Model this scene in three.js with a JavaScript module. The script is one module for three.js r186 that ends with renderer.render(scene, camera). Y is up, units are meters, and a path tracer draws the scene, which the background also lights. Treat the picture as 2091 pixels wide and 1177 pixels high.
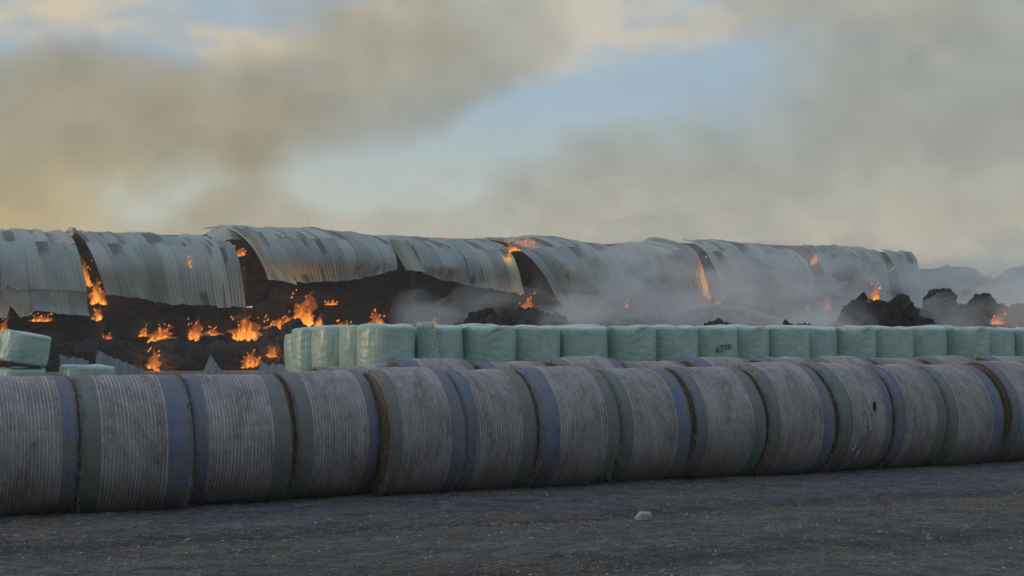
import * as THREE from 'three';
import { mergeGeometries } from 'three/addons/utils/BufferGeometryUtils.js';

// ---------------------------------------------------------------- noise
function rng(seed) { let a = seed >>> 0; return () => { a = (a + 0x6D2B79F5) | 0; let t = Math.imul(a ^ (a >>> 15), 1 | a); t = (t + Math.imul(t ^ (t >>> 7), 61 | t)) ^ t; return ((t ^ (t >>> 14)) >>> 0) / 4294967296; }; }
const PERM = (() => { const r = rng(77), p = [...Array(256).keys()]; for (let i = 255; i > 0; i--) { const j = Math.floor(r() * (i + 1)); [p[i], p[j]] = [p[j], p[i]]; } return Uint8Array.from([...p, ...p]); })();
const VAL = (() => { const r = rng(5); return Float32Array.from({ length: 256 }, () => r() * 2 - 1); })();
function noise(x, y, z = 0) {
  const xf = Math.floor(x), yf = Math.floor(y), zf = Math.floor(z), fx = x - xf, fy = y - yf, fz = z - zf;
  const X = xf & 255, Y = yf & 255, Z = zf & 255, s = (t) => t * t * t * (t * (t * 6 - 15) + 10), u = s(fx), v = s(fy), w = s(fz);
  const g = (a, b, c) => VAL[PERM[PERM[PERM[(X + a) & 255] + ((Y + b) & 255)] + ((Z + c) & 255)]];
  const l = (a, b, t) => a + (b - a) * t;
  return l(l(l(g(0, 0, 0), g(1, 0, 0), u), l(g(0, 1, 0), g(1, 1, 0), u), v), l(l(g(0, 0, 1), g(1, 0, 1), u), l(g(0, 1, 1), g(1, 1, 1), u), v), w);
}
function fbm(x, y, z = 0, o = 4) { let a = 0.5, f = 1, s = 0; for (let i = 0; i < o; i++) { s += a * noise(x * f + i * 17.3, y * f + i * 9.1, z * f + i * 4.7); a *= 0.5; f *= 2.03; } return s; }
const clamp = (x, a = 0, b = 1) => Math.min(b, Math.max(a, x)), lerp = (a, b, t) => a + (b - a) * t, smooth = (a, b, x) => { const t = clamp((x - a) / (b - a)); return t * t * (3 - 2 * t); };
const mix3 = (a, b, t) => [lerp(a[0], b[0], t), lerp(a[1], b[1], t), lerp(a[2], b[2], t)];
const DEG = Math.PI / 180;

// ---------------------------------------------------------------- camera, sky, sun, exposure
const scene = new THREE.Scene();
const camera = new THREE.PerspectiveCamera(22.93, 2091 / 1177, 0.1, 4000);
camera.position.set(0, 2.13, 0);
camera.rotation.set(1.81 * DEG, 0, 0);
const renderer = new THREE.WebGLRenderer({ antialias: true });
renderer.toneMapping = THREE.LinearToneMapping;
renderer.toneMappingExposure = 1;
renderer.shadowMap.enabled = true;

const SUN_AZ = -82, SUN_EL = 9;        // degrees: to the left, a little beyond the barn's end, low
const sunDir = new THREE.Vector3(Math.sin(SUN_AZ * DEG) * Math.cos(SUN_EL * DEG), Math.sin(SUN_EL * DEG), -Math.cos(SUN_AZ * DEG) * Math.cos(SUN_EL * DEG));
const sun = new THREE.DirectionalLight(new THREE.Color().setRGB(1, 0.78, 0.5), 0.9);
sun.position.copy(sunDir).multiplyScalar(120); sun.target.position.set(0, 0, -40);
sun.castShadow = true; sun.shadow.radius = 22; sun.shadow.mapSize.set(2048, 2048);
Object.assign(sun.shadow.camera, { left: -90, right: 90, top: 60, bottom: -60, near: 1, far: 320 });
scene.add(sun, sun.target);

// Sky: pale blue evening air, cream broken cloud, and brown-grey smoke drifting over it. Thick smoke lobes and breaks in it: [azimuth, elevation, width, height, amount] in degrees.
const SMOKE = [[-18, 7.6, 5, 3.4, 0.6], [-13, 8.8, 4, 2, 0.42], [-8, 10.2, 4, 2.2, 0.42], [-2.5, 12, 3, 2, 0.6], [-3.2, 9.2, 1.4, 1.6, 0.5], [-10, 6.8, 1.0, 1.6, 1.2], [-11.2, 4.5, 1.8, 0.6, 0.6], [-8, 4.3, 1.6, 0.6, 0.45], [-5.2, 4.1, 1.3, 0.6, 0.4], [3, 5.6, 2.2, 1.2, 0.4], [7, 6, 3.5, 1.2, 0.5], [13, 8, 3, 3, 0.45], [18, 9, 4, 4, 0.5], [-60, 10, 20, 8, 0.4], [60, 10, 20, 8, 0.4]];
const BREAKS = [[-15.2, 5.0, 1.8, 1.0, 0.95], [-12.6, 5.6, 2.4, 1.0, 0.85], [-7.5, 5.8, 2.6, 1.3, 1.05], [-4, 6.2, 2.8, 1.9, 1.0], [-1.5, 7.6, 3, 2.1, 0.8], [1.8, 9.8, 3, 2.4, 0.72], [5.4, 9.7, 2.8, 1.8, 1.1], [9, 10.6, 2.6, 2, 0.6], [-19, 12.5, 4.5, 1.7, 1.6], [-13.5, 12.7, 3.4, 1.5, 1.4], [-6.5, 13.6, 2.5, 0.8, 0.6], [4.5, 13.2, 3, 1.0, 1.0]];
function skyColor(az, el) {
  const x = Math.sin(az * DEG) * Math.cos(el * DEG), y = Math.sin(el * DEG), z = -Math.cos(az * DEG) * Math.cos(el * DEG);
  const wx = fbm(x * 11, y * 16, z * 11, 5) * 2.4, wy = fbm(x * 11 + 40, y * 16, z * 11, 5) * 1.5, az2 = az + wx, el2 = el + wy;
  let c = mix3([0.55, 0.62, 0.57], [0.37, 0.53, 0.68], smooth(4.5, 10, el));
  c = mix3(c, [0.40, 0.52, 0.72], smooth(12, 45, el));
  // broken cloud deck, thicker overhead
  const cl = fbm(x * 7 + 3, y * 22 + 1, z * 7, 5) + 0.4 * fbm(x * 22, y * 60, z * 22, 4);
  const cover = (1 - 0.65 * smooth(15, 28, el)) * smooth(9.6, 11.6, el2) * smooth(-0.35, 0.1, cl);
  const warm = smooth(40, -60, az);
  c = mix3(c, mix3([0.52, 0.54, 0.55], mix3([0.62, 0.59, 0.54], [0.90, 0.74, 0.48], warm), smooth(-0.2, 0.2, cl)), cover * 0.9);
  let d = 0.95 - 0.25 * smooth(20, 40, Math.abs(az));
  for (const [a, e, sa, se, k] of SMOKE) { const p = (az2 - a) / sa, q = (el2 - e) / se; d += k * Math.exp(-(p * p + q * q) * 0.75); }
  for (const [a, e, sa, se, k] of BREAKS) { const p = (az2 - a) / sa, q = (el2 - e) / se; d -= k * Math.exp(-(p * p + q * q) * 0.75); }
  d += 0.42 * fbm(x * 30 + y * 12, y * 22, z * 30, 5);
  d = clamp(1 - Math.exp(-1.7 * Math.log(1 + Math.exp(3.2 * d - 0.3)) / 3.2), 0.3, 0.97) * smooth(40, 15, el);
  let sm = mix3([0.345, 0.35, 0.30], [0.36, 0.31, 0.205], smooth(2, -14, az));
  sm = mix3(sm, [0.58, 0.43, 0.19], smooth(8, 3.5, el) * smooth(-8, -18, az));
  sm = mix3(sm, [0.47, 0.42, 0.33], smooth(7.5, 3, el) * smooth(-16, -8, az));
  const tone = 1 + 0.22 * fbm(x * 34, y * 40, z * 34, 4);
  return mix3(c, sm.map((v) => v * tone), d);
}
{
  const W = 2048, H = 1024, data = new Float32Array(W * H * 4);
  for (let j = 0; j < H; j++) {
    const el = Math.max(0.2, (j + 0.5) / H * 180 - 90);
    if ((j + 0.5) / H * 180 - 90 < -1) { data.fill(0.2, j * W * 4, (j + 1) * W * 4); continue; }
    for (let i = 0; i < W; i++) {
      const a = (i + 0.5) / W * 2 * Math.PI - Math.PI;          // atan2(z, x)
      let az = (a + Math.PI / 2) / DEG; if (az > 180) az -= 360;
      let c = skyColor(az, el);
      if (Math.abs(az) > 165) { const o = skyColor(az > 0 ? az - 360 : az + 360, el), t = 0.5 - 0.5 * (180 - Math.abs(az)) / 15; c = mix3(c, o, t); }
      const k = (j * W + i) * 4; data[k] = c[0]; data[k + 1] = c[1]; data[k + 2] = c[2]; data[k + 3] = 1;
    }
  }
  const sky = new THREE.DataTexture(data, W, H, THREE.RGBAFormat, THREE.FloatType);
  sky.mapping = THREE.EquirectangularReflectionMapping; sky.magFilter = THREE.LinearFilter; sky.minFilter = THREE.LinearFilter; sky.needsUpdate = true;
  scene.background = sky; scene.environment = sky;
}
const FOG = 0.0008;
if (FOG) scene.fog = new THREE.FogExp2(new THREE.Color().setRGB(0.9, 0.93, 0.96), FOG);

// ---------------------------------------------------------------- helpers
const used = {};
function numbered(n) { used[n] = (used[n] ?? -1) + 1; return used[n] ? `${n}_${String(used[n]).padStart(3, '0')}` : n; }
function shade(o) { o.traverse((m) => { if (m.isMesh) { m.castShadow = true; m.receiveShadow = true; } }); return o; }
function tag(o, label, category, group, kind) { o.userData.label = label; if (category) o.userData.category = category; if (group) o.userData.group = group; if (kind) o.userData.kind = kind; return o; }
function thing(name, label, category, group) { const g = new THREE.Group(); g.name = numbered(name); scene.add(g); return tag(g, label, category, group); }
function part(name, geo, mat, parent) { const m = new THREE.Mesh(geo, mat); m.name = name; m.castShadow = m.receiveShadow = true; parent.add(m); return m; }
function single(name, geo, mat, label, category, group) { const m = part(numbered(name), geo, mat, scene); return tag(m, label, category, group); }
function structure(name, geo, mat) { const m = part(name, geo, mat, scene); m.userData.kind = 'structure'; return m; }
function grid(nu, nv, f, uvf) {         // f(u, v) -> [x, y, z]
  const p = [], uv = [], idx = [];
  for (let j = 0; j <= nv; j++) for (let i = 0; i <= nu; i++) { const q = f(i / nu, j / nv, i, j); p.push(...q); uv.push(...(uvf ? uvf(i / nu, j / nv, q) : [i / nu, j / nv])); }
  for (let j = 0; j < nv; j++) for (let i = 0; i < nu; i++) { const a = j * (nu + 1) + i, b = a + 1, c = a + nu + 1, d = c + 1; idx.push(a, b, d, a, d, c); }
  const g = new THREE.BufferGeometry();
  g.setAttribute('position', new THREE.Float32BufferAttribute(p, 3)); g.setAttribute('uv', new THREE.Float32BufferAttribute(uv, 2)); g.setIndex(idx); g.computeVertexNormals();
  return g;
}
function texture(w, h, f, srgb = true, repeat = true) {   // f(u, v, x, y) -> linear rgb
  const d = new Uint8Array(w * h * 4), enc = (c) => srgb ? (c <= 0.0031308 ? c * 12.92 : 1.055 * Math.pow(c, 1 / 2.4) - 0.055) : c;
  for (let y = 0; y < h; y++) for (let x = 0; x < w; x++) { const c = f((x + 0.5) / w, (y + 0.5) / h, x, y), k = (y * w + x) * 4; for (let i = 0; i < 3; i++) d[k + i] = clamp(enc(Math.max(0, c[i]))) * 255; d[k + 3] = 255; }
  const t = new THREE.DataTexture(d, w, h, THREE.RGBAFormat, THREE.UnsignedByteType);
  t.colorSpace = srgb ? THREE.SRGBColorSpace : THREE.NoColorSpace; t.magFilter = THREE.LinearFilter; t.minFilter = THREE.LinearFilter;
  if (repeat) t.wrapS = t.wrapT = THREE.RepeatWrapping; t.needsUpdate = true; return t;
}
// noise that repeats over n cells in each direction
function tiled(u, v, n, m = n, seed = 0) { const a = u * 2 * Math.PI, b = v * 2 * Math.PI, r = n / 6.283, q = m / 6.283; return noise(Math.cos(a) * r + seed, Math.sin(a) * r + Math.cos(b) * q + seed * 3.1, Math.sin(b) * q + seed * 1.7); }
const grey = (v) => [v, v, v];

// ---------------------------------------------------------------- ground
const ROW0 = [-5.82, 17.1], RD = [0.896, 0.445], RN = [-0.445, 0.896];     // bale row: start (x, forward), direction, away from the track
const perp = (x, f) => (x - ROW0[0]) * RN[0] + (f - ROW0[1]) * RN[1], along = (x, f) => (x - ROW0[0]) * RD[0] + (f - ROW0[1]) * RD[1];
const rowPoint = (s, q) => [ROW0[0] + RD[0] * s + RN[0] * q, ROW0[1] + RD[1] * s + RN[1] * q];
function trackDepth(x, f) { const q = perp(x, f) + 0.25 * noise(x * 0.35, f * 0.35) + 0.055 * along(x, f); return Math.max(Math.exp(-(((q + 3.0) / 0.42) ** 2)), 0.9 * Math.exp(-(((q + 6.2) / 0.45) ** 2))); }
function groundHeight(x, f) { const near = Math.exp(-((f - 16) ** 2 + x * x) / 900); return (0.02 * noise(x * 0.7, f * 0.7) + 0.012 * fbm(x * 2.6, f * 2.6, 3) - 0.035 * trackDepth(x, f) + 0.006 * noise(x * 9, f * 9)) * near * smooth(9, 5.5, perp(x, f)); }
{
  const axis = (fine0, fine1, step, far0, far1) => { const a = []; for (let v = fine0; v <= fine1 + 1e-6; v += step) a.push(v); let d = step; const lo = [], hi = []; for (let v = fine0; v > far0;) { d *= 1.25; v -= d; lo.unshift(Math.max(v, far0)); } d = step; for (let v = fine1; v < far1;) { d *= 1.25; v += d; hi.push(Math.min(v, far1)); } return [...lo, ...a, ...hi]; };
  const xs = axis(-7.5, 9.5, 0.075, -1600, 1600), fs = axis(11.5, 25.5, 0.075, -400, 2600), p = [], c = [], uv = [], idx = [];
  for (const f of fs) for (const x of xs) {
    p.push(x, groundHeight(x, f), -f); uv.push(x / 11, f / 11);
    const q = perp(x, f), n1 = fbm(x * 0.35, f * 0.9, 7), n2 = fbm(x * 1.6, f * 3.0, 2), n3 = fbm(x * 5, f * 9, 4);
    let k = mix3([1.02, 0.95, 0.84], [0.94, 1.04, 1.16], smooth(-3.4, -2.5, q + 0.6 * n2 + 0.055 * along(x, f)) * smooth(0.1, -0.5, q + n1));
    k = mix3(k, [1.1, 0.95, 0.76], clamp(smooth(0.1, 0.32, n1 + 0.25 * n2) * 0.8));                // straw-strewn brown patches
    k = mix3(k, [0.3, 0.3, 0.31], clamp(trackDepth(x, f) * (0.85 + 0.8 * n2)));            // damp wheel tracks
    const g = 1 + 0.5 * n2 + 0.7 * n3; c.push(k[0] * g, k[1] * g, k[2] * g);
  }
  const n = xs.length; for (let j = 0; j < fs.length - 1; j++) for (let i = 0; i < n - 1; i++) { const a = j * n + i; idx.push(a, a + 1, a + n + 1, a, a + n + 1, a + n); }
  const g = new THREE.BufferGeometry(); g.setAttribute('position', new THREE.Float32BufferAttribute(p, 3)); g.setAttribute('uv', new THREE.Float32BufferAttribute(uv, 2)); g.setAttribute('color', new THREE.Float32BufferAttribute(c, 3)); g.setIndex(idx); g.computeVertexNormals();
  const r = rng(3), N = 2048, speck = new Float32Array(N * N);
  for (let i = 0; i < N * N; i++) speck[i] = r();
  const map = texture(N, N, (u, v, x, y) => {
    const s = (speck[y * N + x] + speck[y * N + (x + 1) % N] + speck[((y + 1) % N) * N + x]) / 3, m = tiled(u, v, 160, 160, 1) * 0.5 + tiled(u, v, 420, 420, 2) * 0.5;
    const stone = s > 0.8 ? 1.3 : 0, base = 0.076 * (1 + 0.7 * m + 0.9 * (s - 0.5) + stone * 0.7);
    return [base * 0.98, base, base * 1.0];
  });
  const bump = texture(1024, 1024, (u, v, x, y) => grey(0.5 + 0.25 * tiled(u, v, 200, 200, 4) + 0.35 * (speck[(y * 2) * N + x * 2] - 0.5)), false);
  structure('ground', g, new THREE.MeshStandardMaterial({ map, bumpMap: bump, bumpScale: 0.02, vertexColors: true, roughness: 1 }));
}
{
  // pebbles, straw litter
  const r = rng(11), peb = new THREE.IcosahedronGeometry(1, 1), pp = peb.attributes.position; for (let i = 0; i < pp.count; i++) { const n = 1 + 0.35 * noise(pp.getX(i) * 1.7, pp.getY(i) * 1.7, pp.getZ(i) * 1.7); pp.setXYZ(i, pp.getX(i) * n, pp.getY(i) * n * 0.6, pp.getZ(i) * n); } peb.computeVertexNormals();
  const N = 16000, im = new THREE.InstancedMesh(peb, new THREE.MeshStandardMaterial({ roughness: 0.95, color: 0xffffff }), N), m = new THREE.Matrix4(), q = new THREE.Quaternion(), col = new THREE.Color();
  for (let i = 0; i < N; i++) {
    let x, f; do { f = 11.8 + r() * 13; x = (r() * 2 - 1) * f * 0.42; } while (perp(x, f) > 0.2);
    const big = r() < 0.006, s = big ? 0.012 + 0.016 * r() : 0.004 + 0.009 * r() * r(); q.setFromEuler(new THREE.Euler(r() * 0.6, r() * 6.3, r() * 0.6));
    m.compose(new THREE.Vector3(x, groundHeight(x, f) + s * 0.2, -f), q, new THREE.Vector3(s * (1 + r()), s, s * (1 + 0.6 * r()))); im.setMatrixAt(i, m);
    const v = 0.06 + 0.12 * r() + (r() < 0.05 ? 0.18 : 0); col.setRGB(v, v * 1.01, v * 1.05); im.setColorAt(i, col);
  }
  im.name = 'gravel'; im.castShadow = im.receiveShadow = true; scene.add(tag(im, 'small grey pebbles scattered over the track', 'gravel', null, 'stuff'));
  const blade = new THREE.BufferGeometry(); blade.setAttribute('position', new THREE.Float32BufferAttribute([-0.5, 0, -0.012, 0.5, 0, -0.012, 0.5, 0.01, 0.012, -0.5, 0.01, 0.012, 0, 0.05, 0], 3)); blade.setIndex([0, 1, 4, 1, 2, 4, 2, 3, 4, 3, 0, 4]); blade.computeVertexNormals();
  const M = 13000, is = new THREE.InstancedMesh(blade, new THREE.MeshStandardMaterial({ roughness: 0.9, color: 0xffffff }), M);
  for (let i = 0; i < M; i++) {
    let x, f, k = 0; do { f = 11.8 + r() * 13; x = (r() * 2 - 1) * f * 0.42; k = perp(x, f); } while (k > 0.1 || (r() > 0.13 + Math.exp(k * 1.3) + 0.7 * smooth(0.0, 0.3, fbm(x * 0.35, f * 0.9, 7))));
    const L = 0.03 + 0.12 * r(); q.setFromEuler(new THREE.Euler((r() - 0.5) * 0.5, r() * 6.3, (r() - 0.5) * 0.35));
    m.compose(new THREE.Vector3(x, groundHeight(x, f) + 0.006, -f), q, new THREE.Vector3(L, L * 0.8, 0.12 + 0.1 * r())); is.setMatrixAt(i, m);
    const v = 0.08 + 0.14 * r(); col.setRGB(v * 1.15, v * 0.98, v * 0.72); is.setColorAt(i, col);
  }
  is.name = 'straw_litter'; is.castShadow = is.receiveShadow = true; scene.add(tag(is, 'loose straw stems strewn on the ground before the bales', 'straw', null, 'stuff'));
}

// ---------------------------------------------------------------- barn geometry frame
const BA = [-30.7, 85], BE = [0.9182, 0.3961], BN = [0.3961, -0.9182];   // wall line start (x, forward), along the barn, towards the yard
const barnPoint = (s, w, h) => [BA[0] + BE[0] * s + BN[0] * w, h, -(BA[1] + BE[1] * s + BN[1] * w)];
const through = (pts) => (s) => { if (s <= pts[0][0]) return pts[0][1]; for (let i = 1; i < pts.length; i++) if (s <= pts[i][0]) return lerp(pts[i - 1][1], pts[i][1], (s - pts[i - 1][0]) / (pts[i][0] - pts[i - 1][0])); return pts[pts.length - 1][1]; };

const sheetMap = (dark, seed) => texture(1024, 1024, (u, v) => {
  const st = tiled(u, v, 60, 5, seed) * 0.6 + tiled(u, v, 160, 8, seed + 2) * 0.4, bl = tiled(u, v, 10, 7, seed + 4) + 0.5 * tiled(u, v, 34, 26, seed + 5), fi = tiled(u, v, 260, 200, seed + 6);
  let c = mix3([0.37, 0.42, 0.425], [0.30, 0.345, 0.35], clamp(0.5 + st * 0.8)); c = mix3(c, [0.36, 0.37, 0.31], clamp(0.3 * bl + 0.05));
  const char_ = smooth(dark, dark + 0.3, 0.75 * tiled(u, v, 46, 7, seed + 8) + 0.55 * tiled(u, v, 9, 6, seed + 9) + 0.22 * fi);
  c = mix3(c, [0.10, 0.10, 0.095], char_ * 0.85);
  const k = 1 + 0.12 * fi + 0.1 * st; return c.map((x) => x * k);
});
const wallMapA = sheetMap(0.42, 1), roofMapA = sheetMap(0.2, 21);
const TINT = [[1, 1, 1], [0.86, 0.89, 0.92], [1.1, 1.08, 1.04], [0.76, 0.78, 0.77], [1.0, 1.02, 0.94]];
const sheetMats = TINT.map((t) => new THREE.MeshStandardMaterial({ map: wallMapA, roughness: 0.62, metalness: 0.15, color: new THREE.Color().setRGB(...t) }));
const roofMats = TINT.map((t) => new THREE.MeshStandardMaterial({ map: roofMapA, roughness: 0.66, metalness: 0.15, color: new THREE.Color().setRGB(t[0] * 1.02, t[1] * 1.02, t[2] * 0.96) }));
const rib = (d) => { const t = d / 0.25 - Math.floor(d / 0.25); return t < 0.45 ? 0 : t < 0.6 ? (t - 0.45) / 0.15 : t < 0.85 ? 1 : (1 - t) / 0.15; };
const PROFILE = [[0, -5.2, 0], [0.22, -3.4, -0.22], [0.45, -1.7, -0.62], [0.65, -0.7, -1.08], [0.82, -0.22, -1.62], [1, 0, -2.3]];   // roof curve: share, outwards, down
const profW = through(PROFILE.map((p) => [p[0], p[1]])), profH = through(PROFILE.map((p) => [p[0], p[2]]));

const barn = thing('burning_barn', 'long burning barn clad in buckled grey corrugated metal sheets', 'barn');
// top / bottom: [s, height]; tl, tr, bl, br: where the left and right edges start at the ridge and end at the hem
const SECTIONS = [
  { tl: -3.2, tr: 4.15, bl: -3.2, br: 5.3, top: [[-4, 8.5], [4.2, 8.55]], bot: [[-3, 3.05], [0.4, 2.9], [0.55, 3.75], [1.17, 2.96], [2.15, 3.3], [5.3, 3.03]], bulge: 0.35 },
  { tl: 4.55, tr: 14.1, bl: 6.15, br: 14.85, top: [[4.5, 8.55], [9.5, 8.62], [14.6, 8.6]], bot: [[6.1, 4.4], [8.7, 4.02], [10.4, 3.78], [10.7, 3.95], [11, 3.72], [14.9, 3.64]], bulge: 0.75 },
  { tl: 14.0, tr: 24.4, bl: 16.3, br: 25.0, top: [[13.3, 9.2], [18.6, 9.15], [22.5, 9.2], [24.5, 8.95]], bot: [[16.2, 5.5], [18.5, 5.32], [21, 5.42], [23.3, 5.85], [25, 6.4]], bulge: 0.9 },
  { tl: 24.4, tr: 33.1, bl: 25.6, br: 34.15, top: [[24.4, 8.95], [29.2, 8.9], [33, 8.9]], bot: [[25.5, 6.55], [28.2, 5.72], [31, 5.15], [34.2, 4.75]], bulge: 0.6 },
  { tl: 33.2, tr: 48.2, bl: 37.2, br: 49.9, top: [[33, 8.92], [37.7, 9.1], [39.3, 9.05], [42.4, 8.6], [44.5, 8.7], [47.3, 9.2], [48.5, 9.1]], bot: [[36.5, 4.3], [39, 3.4], [43.2, 3.0], [46, 3.15], [48.6, 4.0], [50, 3.6]], bulge: -0.4 },
  { tl: 48.8, tr: 57.3, bl: 50.5, br: 59.1, top: [[48.5, 9.05], [54, 9.1], [57.5, 8.85]], bot: [[50.3, 3.5], [55, 3.0], [59.3, 2.9]], bulge: 0.25, roof: 0.6 },
  { tl: 58.2, tr: 62.3, bl: 59.9, br: 63.2, top: [[58, 8.85], [62.3, 8.95]], bot: [[59.8, 3.4], [61.3, 3.1], [61.4, 6.3], [63.3, 6.4]], bulge: 0.15, roof: 0.22 },
  { tl: 62.4, tr: 65.4, bl: 63.3, br: 65.7, top: [[62.4, 8.75], [65.5, 8.55]], bot: [[63.2, 6.4], [64.3, 6.5], [64.4, 3.1], [66, 3.0]], bulge: 0.1, roof: 0.22 },
  { tl: 65.6, tr: 68.4, bl: 67.0, br: 68.8, top: [[65.5, 8.5], [68.4, 8.5]], bot: [[67, 3.2], [69, 3.1]], bulge: 0.1, roof: 0.18 },
];
{
  const r = rng(21);
  SECTIONS.forEach((S, si) => {
    const top = through(S.top), bot = through(S.bot), n = Math.max(2, Math.round((S.tr - S.tl) / 1.02)), cuts = S.bot.map((p) => p[0]);
    const sheetPoint = (u, v01, lift, seamW) => {   // v01: 0 ridge .. 1 roof curve end .. 2 hem
      const st = lerp(S.tl, S.tr, u), sb = lerp(S.bl, S.br, u), hT = top(st), hB = Math.min(bot(sb) + 0.05 * noise(sb * 3, 5), hT - 2.5);
      const z = 85 + 0.396 * st, hT2 = 2.13 + (hT - 2.13) * (1 + 1.5 / z);
      let w, h; if (v01 <= 1) { w = profW(v01) * (S.roof ?? 1); h = hT2 + profH(v01); } else { w = 0; h = lerp(hT2 - 2.3, hB, v01 - 1); }
      const f = clamp((hT2 - h) / (hT2 - hB)); const s = lerp(st, sb, Math.pow(f, 0.8)) + 0.1 * noise(si * 7 + h * 0.8, u * 3) * f;
      w += S.bulge * Math.sin(Math.PI * Math.min(1, f * 0.85)) * (0.5 + 0.5 * Math.sin(Math.PI * u)) + (si > 3 ? 1.0 : 0.5) * fbm(s * 0.22 + h * 0.12, h * 0.3, si) * smooth(0, 0.4, f) + 0.09 * fbm(s * 1.1, h * 0.9, 5) + (0.16 * noise(s * 1.7, 3) + 0.1) * smooth(0.88, 1, f) + 0.3 * (0.35 - Math.abs(noise(s * 0.42 + h * 0.25, h * 0.35 - s * 0.1, si * 3.3))) * smooth(0.12, 0.4, f);
      h += (0.22 * fbm(s * 0.35, 2, si) + 0.16 * fbm(s * 1.6, 7, si)) * (1 - f);
      return [s, w + lift, h, seamW];
    };
    for (let c = 0; c < n; c++) {
      const rows = [[0, 0.62]]; const hT = top(lerp(S.tl, S.tr, (c + 0.5) / n)), hB = bot(lerp(S.bl, S.br, (c + 0.5) / n)), wall = hT - 2.3 - hB, k = Math.max(1, Math.round(wall / 1.9));
      for (let i = 0; i < k; i++) rows.push([i ? 1 + i / k : 0.62, 1 + (i + 1) / k]);
      const colLift = (c % 2) * 0.045 + (r() - 0.5) * 0.025, tiltA = (r() - 0.5) * 0.09;
      rows.forEach(([v0, v1], ri) => {
        const lift = colLift + (ri > 1 ? (ri % 2 ? 0.005 : -0.02) : 0), tiltB = ri ? (r() - 0.5) * 0.05 : 0, du = (r() - 0.5) * 0.012 / n, loose = r() < 0.1 ? 0.16 : 0, hem = -0.07 * r();
        const nu = 20, nv = ri === 0 ? 9 : 6, wid = (S.tr - S.tl) / n;
        const g = grid(nu, nv, (a, b) => {
          const u = (c + a * 1.03 - 0.015) / n + du, v = lerp(v0, v1 + (ri === 0 ? 0 : ri < rows.length - 1 ? 0.02 : hem), b), [s, w, h] = sheetPoint(clamp(u, 0, 1), v, lift, 0);
          const out = 0.065 * rib(c * wid + a * wid * 1.03) + tiltA * (a - 0.5) * 0.6 + tiltB * b + (ri ? 0.05 : 0) * smooth(0.86, 1, b) + loose * b * b * (a - 0.3);
          const roofy = v < 1 ? 1 - v : 0; return barnPoint(s, w + out * (1 - roofy * 0.7), h + out * roofy * 0.7);
        }, (a, b) => { const u = c + a, v = lerp(v0, v1, b); return [(si * 3.7 + u * wid) / 14, (ri === 0 ? v * 5 : 5 + v * 3.4) / 14]; });
        part('metal_sheet', g, (ri === 0 ? roofMats : sheetMats)[Math.floor(r() * 5)], barn);
      });
    }
  });
  // rear roof slope and end gable close the inside
  const ridge = through([[-4, 8.5], [13, 8.6], [14, 9.1], [24, 9.0], [25, 8.9], [33, 8.9], [40, 8.95], [42.4, 8.72], [47.3, 9.05], [57.5, 8.8], [62.3, 8.85], [65.5, 8.5], [69, 8.45]]);
  part('rear_roof', grid(140, 4, (u, v) => barnPoint(lerp(-3.2, 68.4, u), -lerp(5, 1.05, smooth(47, 58.5, lerp(-3.2, 68.4, u))) - 9.2 * v, ridge(lerp(-3.2, 68.4, u)) + 0.02 - 4.8 * v), (u, v) => [u * 5, v * 0.7]), roofMats[0], barn);
  part('rear_wall', grid(4, 2, (u, v) => barnPoint(lerp(-3.2, 68.4, u), -14.3, 4 - 4 * v), (u, v) => [u * 5, v * 0.3]), sheetMats[0], barn);
  part('end_wall', grid(16, 4, (u, v) => barnPoint(68.35, lerp(-14, -0.6, u), lerp(0, ((w) => w < -1 ? 8.35 + (w + 1) * 0.5 : 8.35)(lerp(-14, -0.6, u)), 1 - v)), (u, v) => [u, v * 0.5]), sheetMats[0], barn);
  // posts
  const post = new THREE.MeshStandardMaterial({ color: new THREE.Color().setRGB(0.05, 0.048, 0.045), roughness: 0.9 });
  for (let s = 14.9; s < 69; s += 11.6) { const g = new THREE.BoxGeometry(0.22, 6.4, 0.22); g.translate(0, 3.2, 0); const m = part('post', g, post, barn); const p = barnPoint(s, -0.75, 0); m.position.set(...p); m.rotation.y = -0.407; }
  // curled roof pieces sticking up at the ridge
  const bent = (s0, s1, w, h, f, mat, name) => part(name, grid(22, 8, (u, v) => { const [ds, dw, dh] = f(u, v); return barnPoint(lerp(s0, s1, u) + ds, w + dw, h + dh + 0.045 * rib(u * (s1 - s0))); }, (u, v) => [u * 0.12 + 0.3, v * 0.1]), mat, barn);
  bent(4.1, 5.3, -4.6, 8.15, (u, v) => [0, v * 1.0, 0.62 * Math.sin(Math.PI * u) + 0.25 * (1 - u) - 0.5 * v * v], roofMats[1], 'curled_sheet');
  bent(13.0, 16.3, -3.6, 8.65, (u, v) => [0.2 * v, v * 1.6, 0.62 * Math.sin(Math.PI * u * 0.75) * (1 - 0.3 * v) - 0.75 * v * v + 0.1 * noise(u * 6, v * 3)], roofMats[2], 'curled_sheet');
  bent(12.9, 14.6, -3.9, 9.05, (u, v) => [0, v * 0.35, 0.22 * u - 0.12 * v], roofMats[3], 'curled_sheet');
  bent(14.5, 17.3, -0.1, 8.9, (u, v) => [v * 2.3 - u * 1.5, 0.5 + 0.3 * v + 0.15 * Math.sin(u * 6), -v * 3.35 - 0.35 * u], sheetMats[2], 'hanging_sheet');
  bent(24.3, 25.7, -0.1, 8.3, (u, v) => [v * 1.25, 0.55 + 0.1 * Math.sin(u * 5), -v * 2.0 - u * 0.1], sheetMats[2], 'hanging_sheet');
  bent(61.2, 62.6, -4.4, 8.75, (u, v) => [0, 0.9 * v, 0.42 * u - 0.3 * v], roofMats[3], 'curled_sheet');
}

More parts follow.
